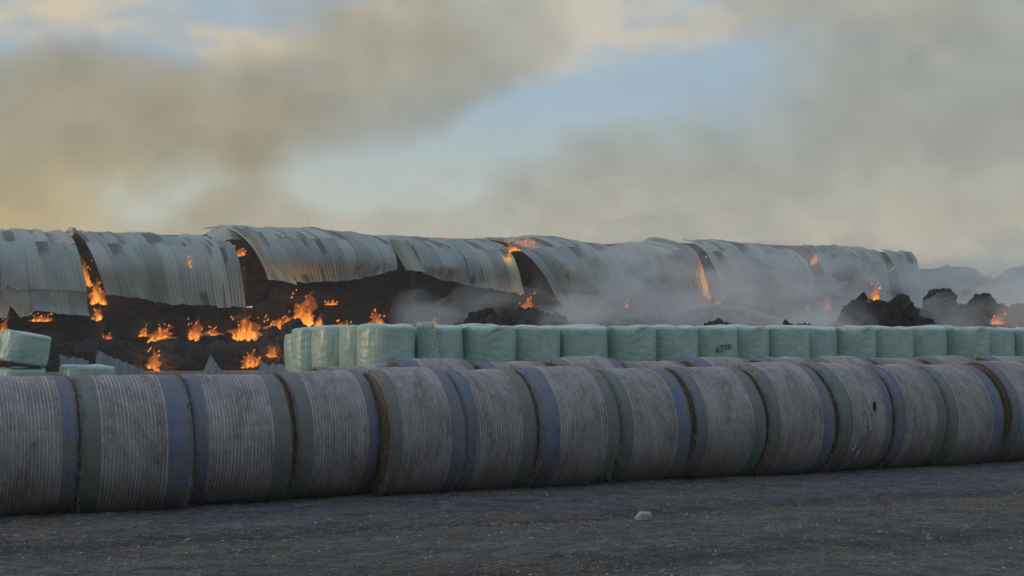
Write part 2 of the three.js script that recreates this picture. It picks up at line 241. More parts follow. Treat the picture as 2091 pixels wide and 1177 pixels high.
// ---------------------------------------------------------------- charred straw inside and heaps outside
const charMap = texture(512, 512, (u, v) => { const n = tiled(u, v, 22, 60, 3) * 0.5 + tiled(u, v, 60, 130, 5) * 0.5, b = tiled(u, v, 7, 9, 8), k = 0.012 * (1 + 0.7 * n); return mix3([k * 1.0, k * 0.98, k * 1.0], [0.042, 0.041, 0.043], smooth(0.2, 0.6, b + 0.7 * n) * 0.7); });
const charBump = texture(512, 512, (u, v) => grey(0.5 + 0.28 * tiled(u, v, 26, 70, 3) + 0.22 * tiled(u, v, 90, 120, 9)), false);
const charMat = new THREE.MeshStandardMaterial({ map: charMap, bumpMap: charBump, bumpScale: 0.12, roughness: 1 });
const ashMap = texture(512, 512, (u, v) => { const n = tiled(u, v, 30, 40, 13) * 0.5 + tiled(u, v, 80, 110, 15) * 0.5, k = 0.032 * (1 + 0.7 * n); return mix3([k, k * 0.96, k * 0.93], [0.13, 0.12, 0.115], smooth(0.2, 0.6, n) * 0.7); });
const ashMat = new THREE.MeshStandardMaterial({ map: ashMap, bumpMap: charBump, bumpScale: 0.12, roughness: 1 });
{
  const r = rng(31), variants = [];
  for (let k = 0; k < 6; k++) {
    const g = new THREE.BoxGeometry(2.45, 1.12, 1.5, 12, 6, 6), p = g.attributes.position;
    for (let i = 0; i < p.count; i++) { let x = p.getX(i), y = p.getY(i), z = p.getZ(i); const ex = Math.abs(x) / 1.22, ey = Math.abs(y) / 0.56, ez = Math.abs(z) / 0.75, round = 1 - 0.08 * ((ex ** 6) * (ey ** 6) + (ey ** 6) * (ez ** 6) + (ex ** 6) * (ez ** 6)); x *= round; y *= round; z *= round; const f = fbm(x * 1.6 + k * 9, y * 3.2, z * 1.6, 4) * 0.5; p.setXYZ(i, x * (1 + 0.12 * f), y * (1 + 0.5 * f), z * (1 + f * 0.6) + f * 0.4); }
    g.computeVertexNormals(); variants.push(g);
  }
  const stack = thing('charred_bale_stack', 'blackened wall of stacked straw bales smouldering inside the open barn', 'straw stack');
  for (let c = 0; c < 28; c++) {
    const s = -2 + c * 2.46 + (r() - 0.5), courses = (c < 15 ? 6 : 5) - (r() < 0.3 ? 1 : 0);
    for (let k = 0; k < courses; k++) {
      if (k === courses - 1 && r() < 0.3) continue;
      const m = part('charred_bale', variants[Math.floor(r() * 6)], r() < 0.8 ? charMat : ashMat, stack), p = barnPoint(s + (r() - 0.5) * 1.2 + (k % 2) * 1.1, -1.9 - k * 0.1 + (r() - 0.5) * 1.0, 0.5 + k * 1.0 + (r() - 0.5) * 0.2); m.scale.set(0.8 + 0.9 * r(), 1 + 0.35 * r(), 1 + 0.6 * r());
      m.position.set(...p); m.rotation.set((r() - 0.5) * 0.24, 0.407 + (r() - 0.5) * 0.3, (r() - 0.5) * 0.22);
    }
  }
}
function lumps(list, seed, rough = 0.34, detail = 24) {   // each: [x, y, z, rx, ry, rz]
  return mergeGeometries(list.map(([x, y, z, rx, ry, rz], k) => {
    const g = new THREE.IcosahedronGeometry(1, detail), p = g.attributes.position, R = Math.min(rx, ry, rz), uv = g.attributes.uv;
    for (let i = 0; i < p.count; i++) {
      const a = p.getX(i), b = p.getY(i), c = p.getZ(i), X = a * rx, Y = b * ry, Z = c * rz, d = fbm(X * 1.1 + seed + k * 5, Y * 1.5, Z * 1.1, 5) * 0.9 + 0.6 * fbm(X * 2.6, Y * 2.6 + seed, Z * 2.6, 3) + 0.26 * fbm(X * 6 + seed, Y * 9, Z * 6, 2), m = 1 + rough * d / Math.max(0.5, Math.min(1.4, R)) ;
      const y2 = Y + 0.06 * Math.sin(Y * 7 + noise(X, Z) * 3);
      p.setXYZ(i, x + X * m, Math.max(-0.05, y + y2 * m), z + Z * m); uv.setXY(i, (X + Z) * 0.3, Y * 0.3 + k);
    }
    g.computeVertexNormals(); return g;
  }));
}
const heapSpots = [
  ['charred_heap', 'low smoking heap of charred straw clods in front of the sagging barn wall', [[-2.2, 0.9, -58, 1.3, 1.5, 1], [-1.1, 1.4, -58.3, 1.2, 1.7, 0.9], [-0.2, 1.3, -57.8, 1.0, 1.6, 1], [0.8, 1.7, -58.2, 1.1, 1.6, 1], [1.7, 1.3, -58, 1.0, 1.75, 0.9], [2.4, 0.9, -58, 1.0, 1.5, 0.9], [-2.0, 1.9, -56.5, 0.5, 0.55, 0.5], [0.2, 1.7, -57, 0.7, 0.75, 0.5]], charMat],
  ['charred_heap', 'small isolated black straw clod behind the wrapped bales', [[11.3, 0.9, -56, 0.8, 1.75, 0.8], [10.8, 0.7, -56, 0.8, 1.25, 0.7], [11.9, 0.6, -56.2, 0.7, 1.6, 0.7]], charMat],
  ['charred_heap', 'broad terraced mound of black burnt straw with a flame on top', [[13.8, 0.9, -60, 1.1, 1.75, 1.1], [15.0, 1.5, -60.4, 1.3, 1.95, 1.2], [15.9, 1.5, -60.2, 1.3, 1.9, 1.1], [16.5, 2.9, -60.4, 0.75, 0.85, 0.8], [17.2, 1.0, -60.2, 1.1, 1.9, 1], [16.0, 0.9, -59.1, 1.8, 1.3, 0.8], [14.6, 1.0, -59.2, 1.1, 1.5, 0.7], [14.6, 2.7, -60.3, 0.8, 0.75, 0.8], [15.5, 2.9, -60.3, 0.8, 0.6, 0.8], [17.9, 0.7, -60.4, 0.8, 1.7, 0.9]], charMat],
  ['charred_heap', 'tall flat-topped tower of burnt straw bales beside the terraced mound', [[18.9, 1.2, -63, 1.2, 1.9, 1], [18.95, 3.2, -63, 0.72, 0.85, 0.75], [18.95, 3.6, -63, 0.66, 0.45, 0.7], [19.8, 1.2, -62.6, 0.9, 1.7, 0.9], [18.0, 1.0, -62.6, 0.9, 1.9, 0.9], [19.2, 0.8, -61.8, 1.3, 1.5, 0.7]], ashMat],
  ['charred_heap', 'wide rounded mound of burnt straw glowing red at its crest', [[27.2, 1.3, -66, 1.4, 2.2, 1.1], [20.7, 1.2, -66, 1.3, 2.1, 1.1], [22.0, 1.5, -66.2, 1.5, 2.25, 1.2], [23.3, 1.5, -66, 1.4, 2.1, 1.1], [24.6, 1.4, -66, 1.4, 2.2, 1.1], [22.4, 0.8, -64.8, 1.9, 1.5, 0.9], [25.8, 1.2, -65, 1.4, 2, 1.1], [20.4, 0.8, -64.6, 1.2, 1.6, 0.8], [24.3, 0.8, -64.8, 1.6, 1.5, 0.8]], charMat],
  ['charred_heap', 'burning slumped heap of black straw at the foot of the bale stack', [[-14.6, 0.5, -82.4, 1.7, 1.0, 1.2], [-13.6, 1.0, -82.2, 1.2, 1.35, 1], [-12.5, 1.3, -82, 1.2, 1.6, 1.1], [-11.6, 1.2, -82.4, 1.0, 1.35, 1], [-10.6, 0.9, -82.6, 1.2, 1.5, 1], [-16.5, 0.4, -82.5, 2, 1.25, 1.2], [-19.5, 0.4, -81.2, 2.2, 1.2, 1.2], [-23, 0.4, -80, 2.4, 1.5, 1.2], [-26.5, 0.4, -79, 2.4, 1.7, 1.2]], charMat],
  ['charred_heap', 'grey ash mound under the water spray', [[8.6, 0.9, -59, 1.1, 1.7, 1], [9.4, 0.9, -59.2, 1.1, 1.5, 1], [7.6, 0.7, -59, 1, 1.5, 1]], ashMat],
];
heapSpots.forEach(([n, l, list, m], i) => single(n, lumps(list, i * 31 + 3, 0.34, 30), m, l, 'burnt heap'));
// far collapsed shed beyond the barn's end
{
  const shed = thing('collapsed_shed', 'far collapsed shed with slumped pale roof, veiled by smoke beyond the barn', 'shed');
  const top = through([[38.5, 7.6], [39.5, 8.3], [42, 8.6], [44.5, 8.5], [45.3, 7.7], [46.5, 7.4], [47.6, 8.2], [48.6, 8.6], [56, 8.2]]);
  part('slumped_roof', grid(70, 14, (u, v) => { const x = lerp(38.5, 56, u), h = top(x) + 0.25 * fbm(x * 1.5, 1, 4); return [x, Math.max(0, h - 0.5 * v - 2.3 * v * v + 0.3 * fbm(x * 0.8, v * 3, 2) * v + 0.05 * rib(x)), -137 + 5 * v]; }, (u, v) => [u, v * 0.4]), ashMat, shed);
  part('charred_stack', lumps([[41, 1.5, -136, 3, 5, 2], [45.5, 1.5, -136, 3, 4.6, 2], [50, 1.5, -136, 3.4, 5.4, 2], [54, 1.5, -136, 3, 5.5, 2]], 88, 0.5, 12), ashMat, shed);
}

// ---------------------------------------------------------------- fallen metal sheets
{
  const fallenMat = new THREE.MeshStandardMaterial({ map: wallMapA, color: new THREE.Color().setRGB(0.36, 0.36, 0.37), roughness: 0.5, metalness: 0.4 });
  const fallen = (label, x, z, wid, high, taper, yaw, lean, curl) => {   // stands on the ground, leaning back
    const g = grid(Math.round(wid / 0.045), 10, (u, v) => { const h = v * high * (1 - taper * u) / Math.sin(lean), d = 0.06 * rib(u * wid) + curl * v * v + 0.06 * noise(u * 4, v * 3, wid); return [(u - 0.5) * wid + 0.25 * v * taper, h * Math.sin(lean) + d * Math.cos(lean), -h * Math.cos(lean) + d * Math.sin(lean)]; }, (u, v) => [u * wid / 14, v * high / 14]);
    const m = single('fallen_metal_sheet', g, fallenMat, label, 'metal sheet', 'fallen sheets before the fire'); m.position.set(x, 0, z); m.rotation.y = yaw; return m;
  };
  fallen('short corrugated sheet tipped up beside the low wrapped bale', -13.75, -45, 0.9, 1.32, 0.12, 0.4, 0.7, 0.1);
  fallen('long corrugated sheet sloping down with a bright folded edge', -12.45, -44.5, 1.5, 1.48, 0.42, 0.2, 0.75, 0.1);
  fallen('triangular bent corrugated sheet propped up alone', -9.9, -44.5, 0.75, 1.3, 0.4, -0.3, 0.7, 0.14);
  fallen('flat pale sheet scrap lying at the foot of the burning heap', -7.6, -44.5, 1.0, 1.08, 0.08, 0.1, 0.4, 0.05);
}

// ---------------------------------------------------------------- flames
const flameMat = new THREE.MeshBasicMaterial({ vertexColors: true, transparent: true, side: THREE.DoubleSide });
function tongue(r, x, y, z, w, h, lean, hot, alpha) {
  const nu = 9, nv = 12, ph = r() * 9, tw = r() * 6, p = [], c = [], idx = [];
  for (let j = 0; j <= nv; j++) {
    const t = j / nv, rad = w * 0.5 * (0.55 + 0.75 * Math.sin(Math.PI * Math.min(1, t * 0.9 + 0.12))) * Math.pow(1 - t, 0.75) * (0.2 + 0.8 * smooth(0, 0.2, t)) * (1 + 0.35 * noise(ph + t * 5, tw));
    const cx = lean * t * h + 0.32 * w * noise(ph + t * 4.2, 1) + 0.14 * w * noise(ph + t * 11, 3), cz = 0.2 * w * noise(ph + t * 3, 8);
    for (let i = 0; i <= nu; i++) {
      const a = i / nu * 2 * Math.PI, k = rad * (1 + 0.3 * noise(Math.cos(a) * 1.3 + ph, Math.sin(a) * 1.3, t * 4)); p.push(x + cx + Math.cos(a) * k, y + t * h, z + cz + Math.sin(a) * k * 0.8);
      const q = mix3(hot ? [1.0, 0.60, 0.09] : [1.0, 0.34, 0.05], hot ? [1.0, 0.36, 0.05] : [0.8, 0.14, 0.03], t); c.push(q[0] * 1.25, q[1] * 1.25, q[2] * 1.25, alpha * (1 - 0.45 * t));
    }
  }
  for (let j = 0; j < nv; j++) for (let i = 0; i < nu; i++) { const a = j * (nu + 1) + i, b = a + 1, d = a + nu + 1; idx.push(a, b, d + 1, a, d + 1, d); }
  const g = new THREE.BufferGeometry(); g.setAttribute('position', new THREE.Float32BufferAttribute(p, 3)); g.setAttribute('color', new THREE.Float32BufferAttribute(c, 4)); g.setIndex(idx); g.computeVertexNormals(); return g;
}
// a fire: base point, width along the wall, height, redness, light
function fire(label, [x, y, z], w, h, hot, light = 0, slope = 0, seed = 1, lean = 0.15) {
  hot = hot > 0.5 ? hot : hot; const f = thing('flame', label, 'fire', 'fires along the burning barn'); f.position.set(x, y, z);
  w *= 1.02; h *= 1.08; const r = rng(seed * 97 + 5), n = Math.max(3, Math.round(w / 0.15)), outer = [], inner = [];
  for (let i = 0; i < n; i++) {
    const u = n === 1 ? 0 : (i + 0.5 + (r() - 0.5) * 0.8) / n - 0.5, tall = h * (0.2 + 0.8 * Math.pow(r(), 1.4)) * (1 - 0.9 * u * u), tw = Math.max(w / n * 1.6, Math.min(w, h * 0.26)) * (0.6 + 0.7 * r());
    const px = u * w * 0.92, py = slope * u * w - h * 0.16 * r(), pz = (r() - 0.5) * 0.3;
    outer.push(tongue(r, px, py, pz * 0.9, tw, tall, lean + (r() - 0.5) * 0.6, false, 0.5));
    if (hot > 0.3 && r() < 0.85) inner.push(tongue(r, px, py + 0.02, pz, tw * (0.45 + 0.35 * r()), tall * (0.35 + 0.5 * r()), lean + (r() - 0.5) * 0.3, hot > 0.5, 0.9));
  }
  outer.push(tongue(r, 0, -0.05, 0, w * 1.15, h * 0.95, lean, false, 0.14), tongue(r, w * 0.1, -0.05, 0, w * 0.9, h * 1.2, lean * 1.5, false, 0.12));
  for (let i = 0; i < n; i++) { const s = 0.05 + 0.05 * r(); outer.push(tongue(r, (r() - 0.5) * w * 1.2, h * (0.3 + 0.8 * r()), (r() - 0.5) * 0.3, s, s * 2.2, 0.4, false, 0.7)); }
  const of = part('outer_flame', mergeGeometries(outer), flameMat, f); if (inner.length) part('inner_flame', mergeGeometries(inner), flameMat, of);
  if (light) { const l = new THREE.PointLight(new THREE.Color().setRGB(1, 0.42, 0.1), light * 0.34); l.position.set(0, h * 0.4, -0.15); l.castShadow = true; l.shadow.radius = 12; f.add(l); }
  return f;
}
const F = (label, s, w, h, wid, hei, hot, light, slope, lean) => fire(label, barnPoint(s, w, h), wid, hei, hot, light, slope, fireSeed++, lean);
let fireSeed = 1;
F('bright yellow flame at the bottom of the first slit in the metal wall', 5.75, -0.35, 4.05, 0.75, 1.25, 1, 26, 0, -0.1);
F('thin orange flame running up the first slit in the metal wall', 5.25, -0.45, 5.1, 0.3, 2.0, 0.2, 8, 0, -0.28);
F('narrow flame licking out at the ridge above the first slit', 4.35, -3.4, 7.75, 0.3, 1.05, 0.4, 4, 0, -0.35);
F('low line of flame under the hem of the first wall section', 2.35, 0.15, 2.85, 1.1, 0.36, 0.6, 6, 0);
F('ragged flame behind the wrapped bale stack', 0.05, 1.6, 1.75, 0.5, 1.2, 0.5, 6, 0);
F('small broken flames below the first slit', 5.7, -0.5, 2.95, 0.5, 0.7, 0.6, 5, 0);
F('short flame at the stack foot below the first slit', 6.36, -0.6, 1.55, 0.6, 0.5, 0.5, 5, 0);
F('leaning orange flame in the middle of the dark bale stack', 9.45, -0.7, 1.75, 1.3, 0.75, 0.9, 14, 0.25, 0.5);
F('little flicker left of the leaning orange flame', 8.5, -0.7, 1.95, 0.4, 0.55, 0.5, 3, 0);
F('two-pronged flame on the dark bale stack', 11.7, -0.7, 1.75, 0.65, 1.1, 0.5, 8, 0);
F('low crackling flames beside the two-pronged flame', 12.75, -0.7, 2.0, 0.9, 0.4, 0.4, 4, 0);
F('big yellow ball of flame below the second wall section corner', 14.9, -0.3, 1.75, 1.45, 1.35, 1, 40, 0, 0.05);
F('tall golden flame climbing the crest of the slumped heap', 17.9, 1.9, 2.55, 1.3, 1.9, 1, 34, 0.2, 0.2);
F('sloping band of flame along the slumped heap', 16.55, 2.0, 2.35, 1.7, 0.75, 0.9, 22, 0.4, 0.3);
F('separate flame on the right shoulder of the slumped heap', 19.3, 1.0, 2.45, 0.5, 0.8, 0.6, 6, 0);
fire('glowing double flame near the ground under the dark stack', [-19.9, 0.15, -79], 0.6, 0.95, 1, 22, 0, 61, 0);
fire('deep red flame at the ground by the slumped heap', [-14.65, 0.25, -79.6], 0.9, 0.75, 0.2, 24, 0, 62, 0);
fire('dull red flare on the face of the slumped heap', [-13.65, 0.8, -80.6], 0.5, 0.55, 0.1, 10, 0, 63, 0);
F('forked flame on the bale stack behind the wrapped bales', 23.9, -0.6, 2.55, 0.9, 0.95, 0.7, 12, 0, -0.2);
F('thin row of embers high on the bale stack', 20.7, -0.7, 4.0, 0.8, 0.22, 0.3, 3, 0);
F('low flames rising behind the first wrapped bales', 21.4, -0.6, 2.5, 1.0, 0.34, 0.4, 4, 0);
F('small pink flame left of the smoking heap', 27.3, 1, 2.5, 0.55, 0.5, 0.3, 3, 0);
F('pink flame standing behind the smoking heap under the hanging wall', 33.85, 1.4, 3.2, 1.0, 1.35, 0.5, 14, 0, 0.1);
F('small wedge of flame in the notch of the fourth wall section', 32.98, 0.55, 7.2, 0.26, 0.5, 0.8, 4, 0, 0);
F('sheet of flame rolling over the ridge', 34.75, -1.9, 8.0, 2.0, 0.8, 0.5, 14, 0.12, 0.5);
F('faint flame behind the ridge at the smoky middle', 39.7, -6.2, 8.6, 1.0, 0.75, 0.1, 6, 0, -0.2);
F('long orange streak of flame down the slit in the smoky wall', 48.95, 0.3, 5.0, 0.42, 2.5, 0.6, 14, 0, -0.2);
F('small flame below the long streak of flame', 49.75, 0.4, 4.3, 0.38, 0.6, 0.3, 3, 0);
F('flame high in the dark gap before the barn end', 58.35, 0.2, 7.4, 0.55, 0.75, 0.3, 5, 0);
F('tiny flame low on the smoky wall', 57.4, 0.7, 3.9, 0.25, 0.4, 0.3, 0, 0);
F('thin flame at the bottom of the dark gap before the barn end', 59.35, 0.4, 3.9, 0.35, 0.9, 0.3, 4, 0);
fire('flame burning on top of the terraced black mound', [15.45, 3.55, -60.3], 0.36, 0.58, 0.7, 8, 0, 51, 0);
F('flame glowing through a hole in the second wall section', 11.1, 0.75, 6.25, 0.26, 0.55, 0.2, 2, 0, 0);
F('red glow under the peeling corner of the third wall section', 14.55, -0.4, 7.1, 0.7, 0.45, 0.1, 4, 0, 0);
F('speck of flame in the thick smoke', 41.5, 1.6, 3.95, 0.3, 0.35, 0.3, 0, 0);
F('low string of flames at the foot of the smoky wall', 53.5, 1.6, 2.2, 1.8, 0.4, 0.3, 4, 0);
fire('dull glow on the wide rounded mound', [21.9, 2.55, -64.0], 0.5, 0.4, 0.1, 5, 0, 52, 0);
fire('ember flame at the base of the wide rounded mound', [22.8, 2.1, -63.8], 0.2, 0.25, 0.3, 0, 0, 53, 0);
F('curl of flame on the ridge left of the rolling flame', 30.4, -4.6, 8.65, 1.2, 0.3, 0.2, 3, 0, 0.3);

// ---------------------------------------------------------------- smoke
// Each puff is a pair of lens-shaped shells; the alpha of a shell stands for how much smoke a line of sight meets there: most at the middle, none at the thin rim.
const smokeMat = (c, o) => new THREE.MeshPhysicalMaterial({ color: new THREE.Color().setRGB(...c), vertexColors: true, roughness: 1, transmission: 0.45, thickness: 0, specularIntensity: 0, ior: 1.0, transparent: true, opacity: o, depthWrite: false, side: THREE.DoubleSide });
function smoke(label, list, mat, seed, shells = [1, 0.66]) {
  const geos = []; list.forEach(([x, y, z, rx, ry, rz, k0 = 1], k) => shells.forEach((sc, n) => {
    const g = new THREE.IcosahedronGeometry(1, 22), p = g.attributes.position, col = [];
    for (let i = 0; i < p.count; i++) {
      const a = p.getX(i), b = p.getY(i), c = p.getZ(i), d = sc * (1 + 0.5 * fbm(a * 1.2 + seed + k * 3.1 + n, b * 1.2 + k, c * 1.2, 3)), px = x + a * rx * d, py = Math.max(0.03, y + b * ry * d);
      const wisp = clamp(0.62 + 1.5 * fbm(px * 0.42 + py * 0.3 + seed, py * 0.75 - px * 0.1, n * 3 + k, 4)); col.push(1, 1, 1, k0 * Math.pow(Math.abs(c), 1.5) * wisp);
      p.setXYZ(i, px, py, z + c * rz * d);
    }
    g.setAttribute('color', new THREE.Float32BufferAttribute(col, 4)); g.computeVertexNormals(); g.deleteAttribute('uv'); geos.push(g);
  }));
  const m = part(numbered('smoke_cloud'), mergeGeometries(geos), mat, scene); m.castShadow = false; return tag(m, label, 'smoke', null, 'stuff');
}
const blueSmoke = smokeMat([0.93, 0.97, 0.98], 0.29), thinSmoke = smokeMat([0.80, 0.86, 0.92], 0.26), tanSmoke = smokeMat([0.98, 0.90, 0.76], 0.1);
const onBarn = (s, w, h, rx, ry, rz, k) => [...barnPoint(s, w, h), rx, ry, rz, k];
smoke('thick pale blue smoke drifting across the sagging middle of the barn', [onBarn(38, 4.5, 3.2, 6, 4.2, 2), onBarn(42, 4.6, 4.4, 6, 4.6, 2, 0.8), onBarn(47, 4.5, 3.4, 6.5, 4.4, 2), onBarn(53, 5, 3.8, 7, 4.4, 2), onBarn(58, 5, 2.8, 6, 4, 2)], blueSmoke, 3);
smoke('thin smoke hanging along the right half of the barn', [onBarn(44, 2.6, 6.4, 9, 4, 1.5), onBarn(56, 3.5, 6, 9, 4.6, 2), onBarn(65, 3.8, 5, 8, 4.6, 2)], thinSmoke, 9);
smoke('pale drift of smoke low along the barn foot', [onBarn(49, 6.5, 2.8, 9, 3.6, 1.2), onBarn(61, 6.5, 3, 8, 4, 1.2)], blueSmoke, 27, [1]);
smoke('smoke lying behind the burnt mounds beyond the barn end', [[31, 3, -88, 7, 4, 3], [38, 3.6, -98, 8, 5, 4], [45, 4.5, -122, 11, 6, 4], [40, 4.5, -110, 10, 6, 3], [34, 3.4, -92, 8, 4.6, 3]], blueSmoke, 14);
smoke('low wisps of smoke curling off the charred heaps', [[2.6, 2.5, -56.4, 2.2, 1.4, 0.5], [-0.6, 2.8, -61.5, 3.0, 1.5, 0.8, 0.6], [-3.4, 2.6, -56, 1.3, 1.2, 0.5], [18.4, 2.4, -60.4, 2.2, 1.5, 0.5], [23, 2.5, -62.6, 3, 1.6, 0.6], [12.6, 2.2, -57, 2, 1.2, 0.5]], blueSmoke, 20);
smoke('brown smoke rolling off the barn ridge', [onBarn(2, -9, 11, 8, 5, 3), onBarn(15, -8, 10, 7, 4, 3), onBarn(36, -8, 11, 9, 5, 3), onBarn(52, -8, 10.5, 10, 5, 3)], tanSmoke, 33);
{ // water thrown on the fire
  const pts = []; for (let i = 0; i <= 16; i++) { const t = i / 16; pts.push(new THREE.Vector3(7.0 + 4.0 * t, 2.35 + 1.05 * Math.sin(Math.PI * (0.35 + 0.6 * t)) * 0.75, -57.2)); }
  const curve = new THREE.CatmullRomCurve3(pts), geos = [0.16, 0.1, 0.05].map((rad, n) => { const g = new THREE.TubeGeometry(curve, 60, rad, 9), p = g.attributes.position; for (let i = 0; i < p.count; i++) p.setXYZ(i, p.getX(i) + 0.12 * noise(i * 0.37, n), p.getY(i) + rad * 1.4 * fbm(p.getX(i) * 3, i % 10, n), p.getZ(i)); g.computeVertexNormals(); g.setAttribute('color', new THREE.Float32BufferAttribute(new Float32Array(p.count * 4).fill(1), 4)); return g; });
  const m = part('water_spray', mergeGeometries(geos), smokeMat([0.85, 0.87, 0.9], 0.14), scene); tag(m, 'pale arc of hose water falling on the smoking ash mound', 'water spray', null, 'stuff');
}

// ---------------------------------------------------------------- plastic-wrapped bales
const filmBump = texture(512, 512, (u, v) => grey(0.5 + 0.22 * tiled(u, v, 14, 5, 4) + 0.12 * tiled(u, v, 60, 12, 6) + 0.16 * tiled(u, v, 9, 30, 7)), false);
const filmMap = texture(512, 512, (u, v) => { const n = tiled(u, v, 20, 6, 14), b = tiled(u, v, 5, 26, 16), k = 1 + 0.07 * n + 0.06 * b; return [0.355 * k, 0.50 * k, 0.46 * k]; });
const filmMats = [[1, 1, 1], [0.93, 0.95, 0.94], [1.05, 1.02, 1.02]].map((t) => new THREE.MeshPhysicalMaterial({ map: filmMap, bumpMap: filmBump, bumpScale: 0.032, roughness: 0.36, clearcoat: 0.25, clearcoatRoughness: 0.35, color: new THREE.Color().setRGB(...t) }));
const WR = 0.585, WH = 1.13;
const filmShapes = [0, 1, 2].map((k) => {
  const prof = []; const rc = 0.075, add = (r, y) => prof.push([r, y]);
  add(0.0, 0); add(WR * 0.6, 0); add(WR - rc, 0.0); for (let i = 1; i <= 4; i++) { const a = i / 4 * Math.PI / 2; add(WR - rc + rc * Math.sin(a), rc - rc * Math.cos(a)); }
  for (let i = 1; i <= 8; i++) add(WR + 0.012 * Math.sin(i / 9 * Math.PI), rc + (WH - 2 * rc) * i / 9); for (let i = 0; i <= 5; i++) { const a = i / 5 * Math.PI / 2; add(WR - rc + rc * Math.cos(a), WH - rc + rc * Math.sin(a)); }
  add(WR * 0.6, WH + 0.012); add(0, WH + 0.02);
  const n = prof.length - 1;
  return grid(64, n, (u, v, i, j) => { const [r, y] = prof[n - j], a = u * 2 * Math.PI, c = Math.cos(a), s = Math.sin(a), wob = 1 + 0.05 * noise(c * 1.2 + k * 7, s * 1.2, y * 1.2) + 0.02 * noise(c * 5 + k, s * 5, y * 2.5) + (y > WH - 0.16 ? 0.02 * noise(c * 9, s * 9, k) : 0), top = y > WH * 0.7 ? 0.035 * noise(c * 1.6 * r / WR + k * 5, s * 1.6 * r / WR, 3) : 0; return [r * wob * c, y + top, r * wob * s]; }, (u, v) => [u * 2, v]);
});
function wrapped(label, x, y, z, turn, k, group, sc = [1, 1, 1]) {
  const g = thing('wrapped_bale', label, 'wrapped bale', group); g.position.set(x, y, z); g.rotation.y = turn; g.scale.set(...sc);
  part('plastic_film', filmShapes[k % 3], filmMats[(k * 7 + 1) % 3], g); return g;
}
const WROW = [[-2.68, -30.29], [-1.60, -30.85], [-0.51, -31.2], [0.52, -31.85], [1.60, -32.3], [2.73, -32.75], [3.80, -33.35], [4.80, -33.82], [5.68, -34.5], [6.72, -34.9], [7.62, -35.7], [8.62, -35.9], [9.66, -36.3], [10.70, -36.9], [11.86, -37.2], [12.84, -37.95], [13.95, -38.2]];
const wideScale = [[1.04, 1.02], [0.95, 1.0], [1.02, 0.995], [0.96, 1], [1, 0.99], [1.02, 1], [0.98, 1.005], [0.98, 1.01], [0.96, 0.995], [0.98, 1.01], [0.94, 0.99], [0.97, 1], [0.98, 0.995], [0.98, 1.01], [1.03, 1], [0.95, 0.98], [1, 0.99]];
let writingBale = null, flapBale = null;
WROW.forEach(([x, z], i) => {
  const [w, h] = wideScale[i];
  wrapped(`ground-level wrapped bale under the ${i === 7 ? 'handwritten' : i === 1 ? 'loose-flap' : i === 0 ? 'row-end' : `${['first', 'second', 'third', 'fourth', 'fifth', 'sixth', 'seventh', 'eighth', 'ninth'][i < 7 ? i - 2 : i - 8]} ${i < 7 ? 'after the loose-flap' : 'beyond the handwritten'}`} bale`, x, 0, z, i * 1.3, i, 'lower row of wrapped bales', [w, 1, w]);
  const special = i === 7 ? 'pale green wrapped bale with black handwriting on its side' : i === 1 ? 'pale green wrapped bale with a loose flap of film hanging over its corner' : i === 0 ? 'wide pale green wrapped bale at the row end, lit along its left edge' : null;
  const nth = ['first', 'second', 'third', 'fourth', 'fifth', 'sixth', 'seventh', 'eighth', 'ninth'];
  const b = wrapped(special ?? `upper-row pale green wrapped bale, ${i < 7 ? nth[i - 2] + ' after the one with the loose flap' : nth[i - 8] + ' beyond the handwritten one'}`, x, 1.145, z, i * 2.1 + 0.4, i + 1, 'upper row of wrapped bales', [w, h, w]);
  if (i === 7) writingBale = b; if (i === 1) flapBale = b;
});
const CL = [[-3.22, -31.35, 1.0, 1.0, 'slim visible edge of a wrapped bale tucked behind the row-end bale'], [-3.98, -32.5, 1.02, 1.0, 'wrapped bale second behind the row-end bale'], [-4.68, -34.0, 1.02, 0.98, 'wrapped bale third behind the row-end bale'], [-5.12, -35.7, 0.98, 0.86, 'shorter wrapped bale furthest behind the row-end bale, beside the flames']];
CL.forEach(([x, z, w, h, label], i) => {
  wrapped(`ground-level wrapped bale under the ${['first', 'second', 'third', 'furthest'][i]} bale behind the row-end bale`, x, 0, z, i * 1.9, i + 2, 'lower wrapped bales behind the row end', [w, 1, w]);
  wrapped(label, x, 1.145, z, i + 2, i, null, [w, h, w]);
});
// a second upper row behind, seen as a thin line of tops
for (let i = 0; i < 8; i++) { const a = WROW[i * 2], x = a[0] - 0.2 + 0.55 * ((i % 3) - 1) * 0.3, z = a[1] - 1.55; if (i === 0) continue; for (const y of [0, 1.145]) wrapped(`${y ? 'upper' : 'ground-level'} wrapped bale of the hidden second row, ${['', 'first', 'second', 'third', 'fourth', 'fifth', 'sixth', 'seventh'][i]} from the row end`, x, y, z, i, i, y ? 'second upper row of wrapped bales' : 'lower second row of wrapped bales', [1, y ? 1.03 : 1, 1]); }
